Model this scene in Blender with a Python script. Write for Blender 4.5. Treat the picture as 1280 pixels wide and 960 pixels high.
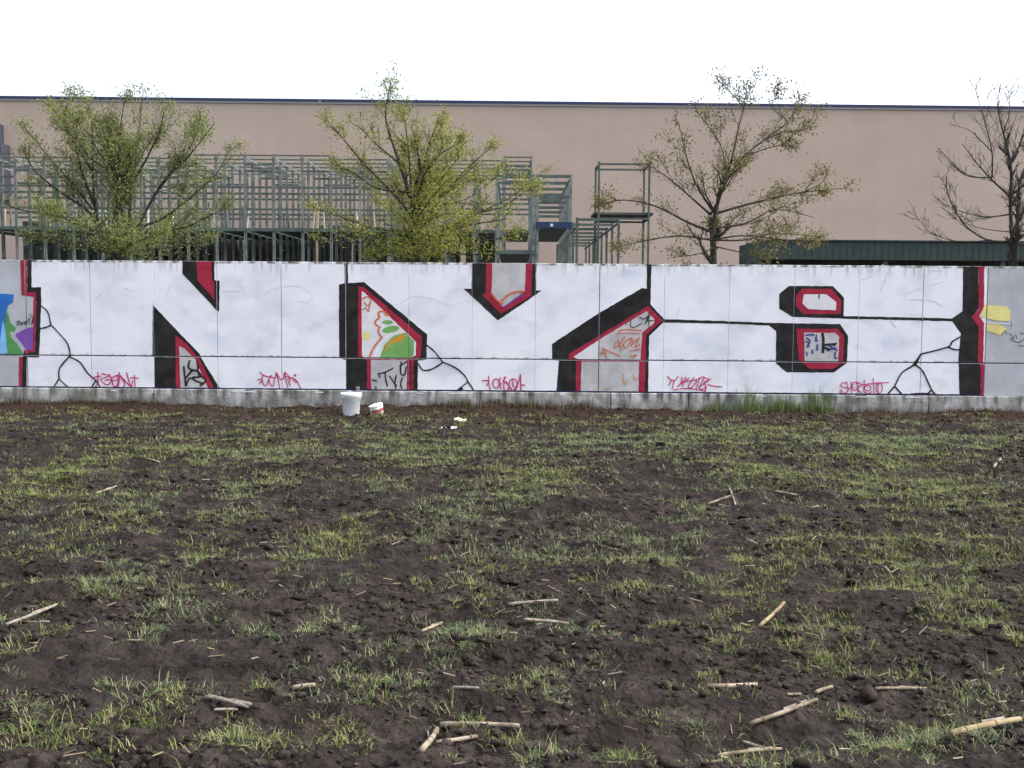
import bpy, bmesh, math, random
import numpy as np
from mathutils import Vector, Matrix
R = math.radians
for o in list(bpy.data.objects): bpy.data.objects.remove(o)
S = bpy.context.scene
C = S.collection
random.seed(7); rng = np.random.default_rng(7)

# ------------------------------------------------------------------ camera
F = 1370.0                      # focal length in pixels of the 1280 wide photograph
EYE = 1.6; PITCH = R(4.17); ROLL = R(0.425)
fw = Vector((0, math.cos(PITCH), -math.sin(PITCH)))
up0 = Vector((0, math.sin(PITCH), math.cos(PITCH))); rt0 = Vector((1, 0, 0))
rt = rt0*math.cos(ROLL) + up0*math.sin(ROLL)
upv = up0*math.cos(ROLL) - rt0*math.sin(ROLL)
cam = bpy.data.cameras.new('camera'); cam.sensor_width = 36; cam.lens = 36*F/1280
cam.clip_start = 0.05; cam.clip_end = 3000
co = bpy.data.objects.new('camera', cam); C.objects.link(co)
co.matrix_world = Matrix((( rt.x, upv.x, -fw.x, 0), (rt.y, upv.y, -fw.y, 0), (rt.z, upv.z, -fw.z, EYE), (0, 0, 0, 1)))
S.camera = co
# ------------------------------------------------------------------ light
SUN_AZ, SUN_EL = R(90), R(54)           # azimuth from +Y towards +X: high to the right, veiled by thin cloud
W = bpy.data.worlds.new('World'); S.world = W; W.use_nodes = True
nt = W.node_tree; bg = nt.nodes['Background']
sky = nt.nodes.new('ShaderNodeTexSky'); sky.sky_type = 'NISHITA'; sky.sun_disc = False
sky.sun_elevation = SUN_EL; sky.sun_rotation = SUN_AZ
sky.air_density = 1.0; sky.dust_density = 5.0; sky.ozone_density = 2.0
hs = nt.nodes.new('ShaderNodeHueSaturation'); hs.inputs['Saturation'].default_value = 0.5; hs.inputs['Hue'].default_value = .515
nt.links.new(sky.outputs[0], hs.inputs['Color']); nt.links.new(hs.outputs[0], bg.inputs[0])
bg.inputs[1].default_value = 0.15
sl = bpy.data.lights.new('sun', 'SUN'); sl.energy = 0.6; sl.angle = R(35); sl.color = (1, .95, .88)
so = bpy.data.objects.new('sun', sl); C.objects.link(so)
sd = Vector((math.sin(SUN_AZ)*math.cos(SUN_EL), math.cos(SUN_AZ)*math.cos(SUN_EL), math.sin(SUN_EL)))
so.rotation_euler = sd.to_track_quat('Z', 'Y').to_euler(); so.location = sd*60
S.view_settings.view_transform = 'Standard'; S.view_settings.look = 'None'
S.view_settings.gamma = 1; S.view_settings.use_curve_mapping = False
S.view_settings.exposure = 1.55

# ------------------------------------------------------------------ pixel helpers
def ray(px, py): return fw + rt*((px-640)/F) + upv*((480-py)/F)
CAM = Vector((0, 0, EYE))
def at_Y(px, py, Y): d = ray(px, py); return CAM + d*(Y/d.y)
def at_Z(px, py, z=0.0): d = ray(px, py); return CAM + d*((z-EYE)/d.z)
WT = R(-1.16); WD = 17.1
we = Vector((math.cos(WT), math.sin(WT), 0)); wn = Vector((-math.sin(WT), math.cos(WT), 0)); WO = Vector((0, WD, 0))
def on_wall(px, py):            # pixel -> (along, height) on the wall's face
    d = ray(px, py); t = (WO-CAM).dot(wn)/d.dot(wn); p = CAM + d*t - WO
    return (p.dot(we), p.z)
def wallY(x): return WD + x*math.tan(WT)

# ------------------------------------------------------------------ mesh helpers
class MB:
    def __init__(s): s.v = []; s.f = []
    def add(s, vs, fs):
        b = len(s.v); s.v.extend(tuple(p) for p in vs); s.f.extend(tuple(i+b for i in f) for f in fs)
    def box(s, x0, x1, y0, y1, z0, z1):
        s.add([(x0,y0,z0),(x1,y0,z0),(x1,y1,z0),(x0,y1,z0),(x0,y0,z1),(x1,y0,z1),(x1,y1,z1),(x0,y1,z1)],
              [(0,3,2,1),(4,5,6,7),(0,1,5,4),(1,2,6,5),(2,3,7,6),(3,0,4,7)])
    def tube(s, pts, rad, n=6, cap=True):
        pts = [Vector(p) for p in pts]; b = len(s.v); m = len(pts)
        ref = None
        for i, p in enumerate(pts):
            t = (pts[min(i+1, m-1)] - pts[max(i-1, 0)])
            if t.length < 1e-9: t = Vector((0, 0, 1))
            t.normalize()
            if ref is None: ref = Vector((0.31, 0.95, 0.1)) if abs(t.y) < .9 else Vector((1, 0, 0))
            a = ref - t*ref.dot(t); a.normalize(); c = t.cross(a); ref = a
            for k in range(n):
                q = 2*math.pi*k/n; v = p + (a*math.cos(q) + c*math.sin(q))*rad[i]; s.v.append((v.x, v.y, v.z))
        for i in range(m-1):
            for k in range(n):
                k2 = (k+1) % n; s.f.append((b+i*n+k, b+i*n+k2, b+(i+1)*n+k2, b+(i+1)*n+k))
        if cap and n > 2: s.f.append(tuple(b+k for k in reversed(range(n)))); s.f.append(tuple(b+(m-1)*n+k for k in range(n)))
    def build(s, name, mat, parent=None, smooth=False):
        me = bpy.data.meshes.new(name); me.from_pydata(s.v, [], s.f); me.update()
        if smooth: me.polygons.foreach_set('use_smooth', [True]*len(me.polygons))
        return link(name, me, mat, parent)
def link(name, me, mat, parent=None):
    if mat and not me.materials: me.materials.append(mat)
    o = bpy.data.objects.new(name, me); C.objects.link(o)
    if parent: o.parent = parent
    return o
def np_mesh(name, V, Fq, mat, smooth=False):
    me = bpy.data.meshes.new(name); k = Fq.shape[1]
    me.vertices.add(len(V)); me.vertices.foreach_set('co', np.ascontiguousarray(V, np.float32).ravel())
    me.loops.add(Fq.size); me.loops.foreach_set('vertex_index', Fq.astype(np.int32).ravel())
    me.polygons.add(len(Fq)); me.polygons.foreach_set('loop_start', np.arange(0, Fq.size, k, dtype=np.int32))
    me.update(calc_edges=True); me.validate()
    if smooth: me.polygons.foreach_set('use_smooth', np.ones(len(me.polygons), bool))
    return link(name, me, mat)
def empty(name, loc=(0,0,0), rz=0):
    o = bpy.data.objects.new(name, None); C.objects.link(o); o.location = loc; o.rotation_euler = (0, 0, rz); return o
def tag(o, label, cat, group=None):
    o['label'] = label; o['category'] = cat
    if group: o['group'] = group
    return o
def kind(o, k): o['kind'] = k; return o

# ------------------------------------------------------------------ materials
def mat(name, base, rough=.8, var=None, scale=3.0, stretch=(1,1,1), bump=0, bscale=40, extra=None, spec=.3, island=None, detail=5, lo=.35, hi=.65, bdist=.02):
    """noise blend of base and var on world position; island = list of (pos, colour) picked per leaf or blade"""
    m = bpy.data.materials.new(name); m.use_nodes = True; n = m.node_tree; b = n.nodes['Principled BSDF']
    b.inputs['Roughness'].default_value = rough; b.inputs['Specular IOR Level'].default_value = spec
    L = n.links.new; col = None
    geo = n.nodes.new('ShaderNodeNewGeometry')
    def vec(st):
        mp = n.nodes.new('ShaderNodeMapping'); mp.inputs['Scale'].default_value = st; L(geo.outputs['Position'], mp.inputs[0]); return mp.outputs[0]
    def noise(sc, st=(1,1,1), d=5):
        t = n.nodes.new('ShaderNodeTexNoise'); t.inputs['Scale'].default_value = sc; t.inputs['Detail'].default_value = d; L(vec(st), t.inputs['Vector']); return t.outputs['Fac']
    def ramp(sock, pts):
        r = n.nodes.new('ShaderNodeValToRGB'); e = r.color_ramp.elements
        while len(e) < len(pts): e.new(.5)
        for i, (p, c) in enumerate(pts): e[i].position = p; e[i].color = (*c, 1) if len(c) == 3 else c
        L(sock, r.inputs[0]); return r.outputs[0]
    def mix(fac, a, c, mode='MIX'):
        x = n.nodes.new('ShaderNodeMix'); x.data_type = 'RGBA'; x.blend_type = mode
        for sock, v in ((x.inputs[0], fac), (x.inputs[6], a), (x.inputs[7], c)):
            if isinstance(v, (int, float)): sock.default_value = v
            elif isinstance(v, tuple): sock.default_value = (*v, 1)
            else: L(v, sock)
        return x.outputs[2]
    def mth(op, a, c, cl=False):
        x = n.nodes.new('ShaderNodeMath'); x.operation = op; x.use_clamp = cl
        for i, v in enumerate((a, c)):
            if isinstance(v, (int, float)): x.inputs[i].default_value = v
            else: L(v, x.inputs[i])
        return x.outputs[0]
    def sep():
        x = n.nodes.new('ShaderNodeSeparateXYZ'); L(geo.outputs['Position'], x.inputs[0]); return x.outputs
    if island: col = ramp(geo.outputs['Random Per Island'], island)
    if var is not None:
        c2 = ramp(noise(scale, stretch, detail), [(lo, base), (hi, var)])
        col = c2 if col is None else mix(.5, col, c2, 'MULTIPLY')
    if extra: col = extra(dict(n=n, L=L, noise=noise, ramp=ramp, mix=mix, mth=mth, sep=sep), col if col is not None else base)
    if col is None or isinstance(col, tuple): b.inputs['Base Color'].default_value = (*(col or base), 1)
    else: L(col, b.inputs['Base Color'])
    if bump:
        bp = n.nodes.new('ShaderNodeBump'); bp.inputs['Strength'].default_value = bump; bp.inputs['Distance'].default_value = bdist
        L(noise(bscale), bp.inputs['Height']); L(bp.outputs[0], b.inputs['Normal'])
    return m

def leafmat(name, island, trans=.35):
    m = mat(name, (.1,.1,.1), .6, island=island, spec=.2)
    n = m.node_tree; b = n.nodes['Principled BSDF']; out = n.nodes['Material Output']
    tr = n.nodes.new('ShaderNodeBsdfTranslucent'); mx = n.nodes.new('ShaderNodeMixShader'); mx.inputs[0].default_value = trans
    n.links.new(b.inputs['Base Color'].links[0].from_socket, tr.inputs[0])
    n.links.new(b.outputs[0], mx.inputs[1]); n.links.new(tr.outputs[0], mx.inputs[2]); n.links.new(mx.outputs[0], out.inputs[0])
    return m

ZT = on_wall(640, 329)[1]; ZJ = on_wall(640, 449)[1]; ZB = on_wall(640, 489.5)[1]
def wall_dirt(h, col):
    n = h['mth']; z = h['sep']()[2]
    # run-off streaks below the top edge, grubby patches, faint older spray showing through
    st = h['ramp'](h['noise'](1.0, (16, 16, .9), 3), [(.50, (0,0,0)), (.68, (1,1,1))])
    topm = n('MULTIPLY', st, n('MULTIPLY', n('SUBTRACT', z, ZT-.22), 4.0, True), True)
    edge = n('MULTIPLY', h['ramp'](h['noise'](9, (1,1,1)), [(.4,(0,0,0)),(.6,(1,1,1))]), n('MULTIPLY', n('SUBTRACT', z, ZT-.045), 40, True), True)
    topm = n('MAXIMUM', n('MULTIPLY', topm, .6), edge, True)
    sm = h['ramp'](h['noise'](1.6, (1,1,1.3), 7), [(.52, (0,0,0)), (.75, (1,1,1))])
    gh = h['ramp'](h['noise'](.9, (1.3,1,2), 4), [(.55, (0,0,0)), (.72, (1,1,1))])
    fs = h['ramp'](h['noise'](2.3, (1,1,1.5), 8), [(.54, (0,0,0)), (.70, (1,1,1))])
    jl = n('MULTIPLY', h['ramp'](h['noise'](14, (1,1,1), 4), [(.5,(0,0,0)),(.62,(1,1,1))]),
           n('SUBTRACT', 1.0, n('MULTIPLY', n('ABSOLUTE', n('SUBTRACT', z, ZJ+.010), 0), 34), True), True)
    c = h['mix'](n('MULTIPLY', sm, .42), col, (.50, .53, .58))
    c = h['mix'](n('MULTIPLY', gh, .45), c, (.52, .60, .72))
    c = h['mix'](n('MULTIPLY', fs, .30), c, (.45, .47, .50))
    c = h['mix'](n('MULTIPLY', jl, .8), c, (.10, .09, .08))
    return h['mix'](topm, c, (.16, .15, .12))
def plinth_dirt(h, col):
    n = h['mth']; z = h['sep']()[2]
    st = h['ramp'](h['noise'](1.0, (9, 9, 1.2), 5), [(.42, (0,0,0)), (.62, (1,1,1))])
    t = n('MULTIPLY', st, n('MULTIPLY', n('SUBTRACT', z, ZB-.28), 4.5, True), True)
    c = h['mix'](n('MULTIPLY', t, .9), col, (.06, .058, .05))
    ms = h['ramp'](h['noise'](3.5, (1,1,1), 6), [(.5, (0,0,0)), (.66, (1,1,1))])
    c = h['mix'](n('MULTIPLY', ms, .7), c, (.13, .135, .09))
    b = n('MULTIPLY', h['ramp'](h['noise'](6, (1,1,.5), 4), [(.3,(0,0,0)),(.7,(1,1,1))]), n('MULTIPLY', n('SUBTRACT', .17, z), 6, True), True)
    return h['mix'](b, c, (.055, .043, .03))
M = {}
M['white'] = mat('white_wall_paint', (.79,.80,.84), .75, var=(.86,.86,.89), scale=2, bump=.15, bscale=60, extra=wall_dirt)
M['conc'] = mat('bare_concrete', (.40,.41,.43), .85, var=(.48,.49,.50), scale=3, bump=.3, bscale=50, extra=wall_dirt)
M['plinth'] = mat('stained_plinth_concrete', (.38,.38,.36), .9, var=(.60,.60,.57), scale=4, stretch=(1.5,1,1), bump=.5, bscale=30, extra=plinth_dirt)
M['core'] = mat('joint_concrete', (.10,.10,.10), .95, var=(.16,.16,.15), scale=8)
def P(name, c, v=None, r=.55): return mat(name, c, r, var=v or tuple(x*1.25 for x in c), scale=6, bump=.1, bscale=70, spec=.15)
M['black'] = P('black_spray_paint', (.014,.013,.013), (.03,.028,.027))
M['red'] = P('crimson_spray_paint', (.30,.018,.045), (.38,.03,.06))
M['grey'] = mat('old_grey_wall_paint', (.42,.41,.41), .8, var=(.56,.55,.54), scale=5, bump=.2)
M['pale'] = mat('old_white_wall_paint', (.66,.65,.66), .8, var=(.75,.74,.74), scale=5, bump=.2)
M['navy'] = P('navy_spray_line', (.018,.02,.06))
M['green'] = P('green_spray_paint', (.16,.34,.10)); M['orange'] = P('orange_spray_paint', (.55,.24,.03))
M['rust'] = P('orange_red_spray_line', (.55,.14,.06)); M['yellow'] = P('pale_yellow_spray_paint', (.66,.60,.22))
M['blue'] = P('blue_spray_paint', (.03,.14,.46)); M['lblue'] = P('light_blue_spray_paint', (.18,.42,.68))
M['purple'] = P('purple_spray_paint', (.17,.07,.33)); M['grass_green'] = P('leaf_green_spray_paint', (.08,.25,.08))
M['tagred'] = P('magenta_red_spray_line', (.44,.03,.12)); M['ghost'] = mat('faint_grey_spray', (.60,.63,.70), .8, var=(.70,.72,.77), scale=5)
M['bluemark'] = P('dark_blue_spray_mark', (.03,.05,.20))
def streaks(h, col):
    a = h['ramp'](h['noise'](1.0, (1.6, 1, .08), 4), [(.45,(0,0,0)),(.75,(1,1,1))]); b_ = h['ramp'](h['noise'](.12, (1,1,1), 3), [(.35,(0,0,0)),(.7,(1,1,1))])
    c = h['mix'](h['mth']('MULTIPLY', a, .16), col, (.34,.27,.23)); return h['mix'](h['mth']('MULTIPLY', b_, .25), c, (.50,.42,.36))
M['facade'] = mat('tan_render_panel', (.425,.336,.272), .9, var=(.46,.367,.298), scale=.7, stretch=(.6,1,1.2), bump=.1, bscale=20, extra=streaks)
M['trim'] = mat('blue_roof_flashing', (.03,.035,.10), .45); M['roof'] = mat('grey_roof_sheet', (.3,.3,.3), .7)
M['steel'] = mat('galvanised_steel', (.10,.118,.108), .7, var=(.21,.23,.215), scale=5)
M['dsteel'] = mat('dark_green_painted_steel', (.06,.08,.07), .7, var=(.10,.125,.11), scale=5)
M['deck'] = mat('green_rack_decking', (.07,.10,.08), .7, var=(.11,.135,.115), scale=6)
M['plank_shade'] = mat('dark_plank_and_shade', (.045,.05,.043), .9, var=(.10,.105,.09), scale=2)  # scaffold planks, and dark fill standing in for shade under decks and canopy
M['board'] = mat('blue_load_board', (.022,.04,.09), .7)
M['canopy'] = mat('dark_green_metal_sheet', (.026,.043,.040), .7, var=(.036,.055,.050), scale=3)
M['wood'] = mat('pale_timber_board', (.45,.38,.26), .8)
M['bark'] = mat('dark_tree_bark', (.030,.027,.022), .9, var=(.06,.055,.045), scale=12, bump=.4, bscale=60)
M['leaf1'] = leafmat('young_olive_leaves', [(0,(.14,.18,.055)),(.45,(.20,.245,.075)),(.8,(.26,.28,.09)),(1,(.18,.16,.07))])
M['leaf2'] = leafmat('young_yellow_green_leaves', [(0,(.16,.20,.035)),(.5,(.25,.275,.05)),(.85,(.33,.32,.075)),(1,(.20,.17,.06))])
M['leaf3'] = leafmat('sparse_brown_green_leaves', [(0,(.13,.125,.04)),(.5,(.20,.185,.06)),(1,(.21,.16,.08))])
M['asphalt'] = mat('yard_asphalt', (.045,.045,.045), .9, var=(.06,.06,.058), scale=2)
def soil_extra(h, col):
    c = h['mix'](h['ramp'](h['noise'](9, (1,1,1), 8), [(.38,(0,0,0)),(.62,(1,1,1))]), col, (.016,.0126,.0112))
    wet = h['ramp'](h['noise'](.55, (1,1,1), 3), [(.4,(0,0,0)),(.65,(1,1,1))])
    c = h['mix'](h['mth']('MULTIPLY', wet, .6), c, (.022,.018,.017))
    y = h['sep']()[1]
    near = h['mth']('MULTIPLY', h['mth']('SUBTRACT', y, 14.3), .6, True)       # drier, redder earth thrown up along the wall
    return h['mix'](h['mth']('MULTIPLY', near, .8), c, (.036,.021,.0135))
M['soil'] = mat('damp_dark_soil', (.032,.025,.0215), .95, var=(.056,.0455,.040), scale=3.5, bump=1.0, bscale=26, bdist=.06, extra=soil_extra, spec=.08)
M['clod'] = mat('soil_clods', (.018,.014,.012), .95, var=(.054,.043,.037), spec=.08, scale=20, bump=.6, bscale=90)
M['grass'] = leafmat('field_grass_blades', [(0,(.06,.10,.02)),(.3,(.105,.15,.03)),(.5,(.165,.205,.058)),(.72,(.25,.265,.105)),(.92,(.28,.23,.12)),(1,(.36,.30,.19))], .3)
M['grassb'] = leafmat('grey_green_weed_blades', [(0,(.06,.11,.038)),(.4,(.11,.17,.07)),(.65,(.22,.245,.125)),(.88,(.26,.25,.13)),(1,(.36,.32,.20))], .3)
M['tall'] = leafmat('tall_green_grass_blades', [(0,(.06,.11,.025)),(.55,(.13,.20,.05)),(.85,(.22,.25,.09)),(1,(.32,.28,.12))], .3)
M['dryb'] = leafmat('brown_dead_stems', [(0,(.055,.035,.018)),(.6,(.09,.06,.03)),(1,(.15,.13,.05))], .15)
M['straw'] = mat('pale_straw', (.3,.25,.16), .8, island=[(0,(.08,.055,.035)),(.5,(.17,.135,.085)),(1,(.32,.27,.18))])
M['stalk'] = mat('dry_corn_stalk', (.13,.10,.068), .9, var=(.33,.28,.21), scale=14, stretch=(1,1,1), bump=.3, bscale=120)
M['stalkg'] = mat('weathered_grey_corn_stalk', (.15,.13,.105), .8, var=(.30,.27,.22), scale=16, bump=.3, bscale=120)
M['stalky'] = mat('yellowish_corn_stalk', (.17,.13,.07), .85, var=(.29,.235,.135), scale=12, bump=.3, bscale=120)
M['node'] = mat('brown_stalk_node', (.12,.085,.055), .8)
M['plastic'] = mat('white_bucket_plastic', (.80,.81,.84), .35, spec=.5)
M['wire'] = mat('grey_handle_wire', (.35,.35,.36), .4)
M['redlabel'] = mat('red_can_label', (.50,.07,.09), .6); M['paper'] = mat('white_paper', (.72,.71,.66), .8)
M['cream'] = mat('cream_paper', (.66,.60,.40), .8); M['greyplast'] = mat('greyish_plastic_film', (.42,.42,.45), .5)
M['duct'] = mat('blue_grey_vent_metal', (.06,.065,.09), .6)

# ------------------------------------------------------------------ ground
LAT = {}
def vnoise(x, y, seed):
    if seed not in LAT: LAT[seed] = np.random.default_rng(seed).random((256, 256))
    g = LAT[seed]
    xi = np.floor(x).astype(int); yi = np.floor(y).astype(int); fx = x-xi; fy = y-yi
    fx = fx*fx*(3-2*fx); fy = fy*fy*(3-2*fy); a = xi % 256; b = (xi+1) % 256; c = yi % 256; d = (yi+1) % 256
    return (g[a,c]*(1-fx)+g[b,c]*fx)*(1-fy) + (g[a,d]*(1-fx)+g[b,d]*fx)*fy
def height(x, y):
    x = np.asarray(x, float); y = np.asarray(y, float)
    w = vnoise(x*.35+9, y*.5+3, 1)
    h = .022*np.sin(2*np.pi*(y+.5*w)/.72)
    h += .05*(vnoise(x*1.3+50, y*1.8+50, 2)-.5) + .045*(vnoise(x*3.1+20, y*4.2+20, 3)-.5)
    c = vnoise(x*6+30, y*8+30, 4); h += .06*np.maximum(0, c-.45)
    c = np.abs(vnoise(x*11+70, y*13+70, 5)-.5); h += .06*(.25-c)
    c = np.abs(vnoise(x*23+11, y*25+37, 15)-.5); h += .034*(.25-c)
    h += .014*(vnoise(x*37, y*39+90, 6)-.5)
    wy = WD + x*math.tan(WT); d = np.clip((y-(wy-1.1))/1.0, 0, 1); bank = d*d*(3-2*d)
    h = h*(1-.5*bank) + bank*(-.040+.10*(vnoise(x*.8+10, y*0+5, 8)-.5) + .05*(vnoise(x*4+10, y*3+5, 9)-.5))
    e = np.clip((12.0-np.abs(x))/.8, 0, 1)*np.clip((y-1.4)/.6, 0, 1)
    return h*e - .16*(1-e)
xs = np.concatenate([np.arange(-12, -9, .06), np.arange(-9, 9, .03), np.arange(9, 12.01, .06)])
ys = [1.4]
while ys[-1] < 17.55: ys.append(ys[-1] + .016 + .0016*ys[-1])
ys = np.array(ys); X, Y = np.meshgrid(xs, ys); Z = height(X, Y)
nx, ny = len(xs), len(ys); idx = np.arange(nx*ny).reshape(ny, nx)
Fq = np.stack([idx[:-1,:-1], idx[:-1,1:], idx[1:,1:], idx[1:,:-1]], -1).reshape(-1, 4)
fld = kind(np_mesh('field', np.stack([X, Y, Z], -1).reshape(-1, 3), Fq, M['soil'], True), 'structure')
b = MB(); b.add([(-1500,-1500,-.13),(1500,-1500,-.13),(1500,1500,-.13),(-1500,1500,-.13)], [(0,1,2,3)]); kind(b.build('ground', M['soil']), 'structure')
b = MB(); b.add([(-60,17.75,0),(60,17.45,0),(60,80,0),(-60,80,0)], [(0,1,2,3)]); kind(b.build('yard', M['asphalt']), 'structure')

# ------------------------------------------------------------------ the painted wall
wall = empty('concrete_wall', WO, WT)
tag(wall, 'long concrete wall painted white with large black and red graffiti letters', 'wall')
def slab(x0, x1, z0, z1, y0, y1, m, name, ch=.004):
    b = MB(); b.add([(x0,y0+ch,z0),(x1,y0+ch,z0),(x1,y0+ch,z1),(x0,y0+ch,z1),(x0+ch,y0,z0+ch),(x1-ch,y0,z0+ch),(x1-ch,y0,z1-ch),(x0+ch,y0,z1-ch),
                     (x0,y1,z0),(x1,y1,z0),(x1,y1,z1),(x0,y1,z1)],
                    [(4,5,6,7),(0,1,5,4),(1,2,6,5),(2,3,7,6),(3,0,4,7),(8,9,1,0),(9,10,2,1),(10,11,3,2),(11,8,0,3),(11,10,9,8)])
    return b.build(name, m, wall)
jp = [33, 113, 192, 271.5, 351.5, 432.5, 511, 590, 669, 749, 830, 911, 992, 1073, 1153, 1233]
ju = [on_wall(p, 400)[0] for p in jp]
while ju[0] > -13.5: ju.insert(0, ju[0]-.995)
while ju[-1] < 13.5: ju.append(ju[-1]+.995)
strong = {on_wall(p, 400)[0]: w for p, w in ((113,.008),(351.5,.010),(432.5,.012),(749,.012),(1153,.009),(1233,.012),(33,.012),(271.5,.007))}
PAN = []
uL, uR = on_wall(37, 400)[0], on_wall(1232, 400)[0]
for a, c in zip(ju[:-1], ju[1:]):
    ga = strong.get(a, .003)/2; gc = strong.get(c, .003)/2
    m = M['white'] if uL-.5 < a and c < uR+.5 else M['conc']
    for z0, z1 in ((ZB, ZJ-.009), (ZJ+.009, ZT)):
        slab(a+ga, c-gc, z0, z1, random.uniform(-.0006, .0006), .22, m, 'wall_panel')
        PAN.append((a+ga+.002, c-gc-.002, z0+.002, z1-.002))
slab(-13.4, 13.4, ZB+.02, ZT-.03, .03, .20, M['core'], 'wall_core')
pj = [on_wall(p, 500)[0] for p in (31, 193, 432, 600, 763, 860, 1010, 1160)]
pj = [-13.4, -10.6] + pj + [10.2, 13.4]
for a, c in zip(pj[:-1], pj[1:]): slab(a+.004, c-.004, -.25, ZB-.004, -.045, .24, M['plinth'], 'plinth_block', .010)

def clip(poly, x0, x1, z0, z1):
    def cut(p, f, g):
        out = []
        for i in range(len(p)):
            a, b = p[i-1], p[i]; fa, fb = f(a), f(b)
            if fb >= 0:
                if fa < 0: out.append(g(a, b, fa, fb))
                out.append(b)
            elif fa >= 0: out.append(g(a, b, fa, fb))
        return out
    g = lambda a, b, fa, fb: tuple(a[k]+(b[k]-a[k])*fa/(fa-fb) for k in (0, 1))
    for f in (lambda p: p[0]-x0, lambda p: x1-p[0], lambda p: p[1]-z0, lambda p: z1-p[1]):
        if len(poly) < 3: return []
        poly = cut(poly, f, g)
    return poly if len(poly) > 2 else []
from mathutils.geometry import tessellate_polygon
def rough(pts, amp=.0035, step=.05):          # hand-sprayed edges waver a little
    out = []
    for i in range(len(pts)):
        a, b = pts[i], pts[(i+1) % len(pts)]; L = math.hypot(b[0]-a[0], b[1]-a[1]); k = max(1, int(L/step))
        for j in range(k):
            t = j/k; out.append((a[0]+(b[0]-a[0])*t + random.uniform(-amp, amp)*(j > 0), a[1]+(b[1]-a[1])*t + random.uniform(-amp, amp)*(j > 0)))
    return out
def paint(name, polys, m, layer, label=None, px=True):
    bb = MB()
    for poly in polys:
        w = rough([on_wall(*p) for p in poly])
        wx0, wx1 = min(p[0] for p in w), max(p[0] for p in w)
        for t in tessellate_polygon([[Vector((p[0], p[1], 0)) for p in w]]):
            tri = [w[i] for i in t]
            for (x0, x1, z0, z1) in PAN:
                if x1 < wx0 or x0 > wx1: continue
                q = clip(tri, x0, x1, z0, z1)
                if not q: continue
                ar = sum(q[i-1][0]*q[i][1]-q[i][0]*q[i-1][1] for i in range(len(q)))
                if abs(ar) < 1e-9: continue
                if ar < 0: q.reverse()
                bb.add([(p[0], -layer, p[1]) for p in q], [tuple(range(len(q)))])
    o = bb.build(name, m, wall)
    if label: o['label'] = label
    return o
SK = [0]
def strokes(name, lines, m, wpx=1.4, base=.010, label=None, tf=None):
    bb = MB()
    for ln in lines:
        if tf: ln = [tf(*p) for p in ln]
        pts = [Vector(on_wall(*p)) for p in ln]
        pts = [p for i, p in enumerate(pts) if i == 0 or (p-pts[i-1]).length > 1e-4]
        if len(pts) < 2: continue
        if len(pts) > 2:                          # Catmull-Rom for a flowing hand
            q = []
            for i in range(len(pts)-1):
                p0, p1, p2, p3 = pts[max(i-1,0)], pts[i], pts[i+1], pts[min(i+2,len(pts)-1)]
                for k in range(4):
                    t = k/4; q.append(.5*((2*p1)+(p2-p0)*t+(2*p0-5*p1+4*p2-p3)*t*t+(3*p1-p0-3*p2+p3)*t**3))
            q.append(pts[-1]); pts = q
        SK[0] += 1; y = base + (SK[0] % 30)*.0002; vs = []; hw = wpx/160
        for i, p in enumerate(pts):
            t = pts[min(i+1,len(pts)-1)] - pts[max(i-1,0)]
            t = t.normalized() if t.length > 0 else Vector((1, 0)); nn = Vector((-t.y, t.x))*hw*random.uniform(.8, 1.15)
            yy = -(y + i*.00004); vs += [(p.x-nn.x, yy, p.y-nn.y), (p.x+nn.x, yy, p.y+nn.y)]
        bb.add(vs, [(2*i, 2*i+2, 2*i+3, 2*i+1) for i in range(len(pts)-1)])
    o = bb.build(name, m, wall)
    if label: o['label'] = label
    return o
def ell(cx, cy, rx, ry, n=14, a0=0, tilt=0):
    out = []
    for k in range(n+1):
        a = a0 + 2*math.pi*k/n; x, y = rx*math.cos(a), ry*math.sin(a)
        out.append((cx+x*math.cos(tilt)-y*math.sin(tilt), cy+x*math.sin(tilt)+y*math.cos(tilt)))
    return out
# black bodies of the letters
paint('black_letter_edge', [[(34,318),(39.5,318),(39.5,359),(51.5,359),(51.5,380),(49,446.5),(29,446.5),(29,441),(44,440),(45.5,366),(34,365)],[(28,446),(33.5,446),(33,492),(27.5,492)]], M['black'], .002)
paint('black_letter_edge', [[(228,318),(228,342),(272,389),(274,388.5),(274.5,351),(268,350),(268,318)]], M['black'], .002)
paint('black_letter_edge', [[(191,381),(250,443),(252,448),(279,492),(193.5,492),(193,447),(190.5,446)]], M['black'], .002)
paint('black_letter_edge', [[(430.7,318),(435,318),(435,354),(455,352.5),(534,418),(533,449.5),(522.5,450.5),(522,494),(432,494),(432.5,450.5),(424,446),(423.7,355.7),(430.7,354)]], M['black'], .002)
paint('black_letter_edge', [[(590,320),(589.5,361),(579.5,361),(622.5,400.5),(677.5,363),(670,363),(670.5,320)]], M['black'], .002)
paint('black_letter_edge', [[(690,430),(749,391),(802.5,360),(808.5,361),(808.7,320),(814.5,320),(813,380),(830,399),(900,401),(960,403.5),(1050,405),(1060,420),(1058.7,453.7),(1042.5,465.5),(983.7,465.5),(970,454.5),(970,414),(961,406.8),(900,404.5),(829,403.2),(811.5,420),(810,496),(695,496),(698.7,451),(690,450)]], M['black'], .002)
paint('black_letter_edge', [[(974,367.5),(986,357.5),(1041,357.5),(1055,372.5),(1054.5,395),(1190,398),(1203,389),(1204,324),(1223.4,324),(1223,385.6),(1215.4,396),(1223.4,408.5),(1222,454),(1225.7,456.6),(1225.7,499),(1199.4,499),(1198,447.5),(1201,416.5),(1190,401.6),(1054,398.3),(990,396),(974,386)]], M['black'], .002)
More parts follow.
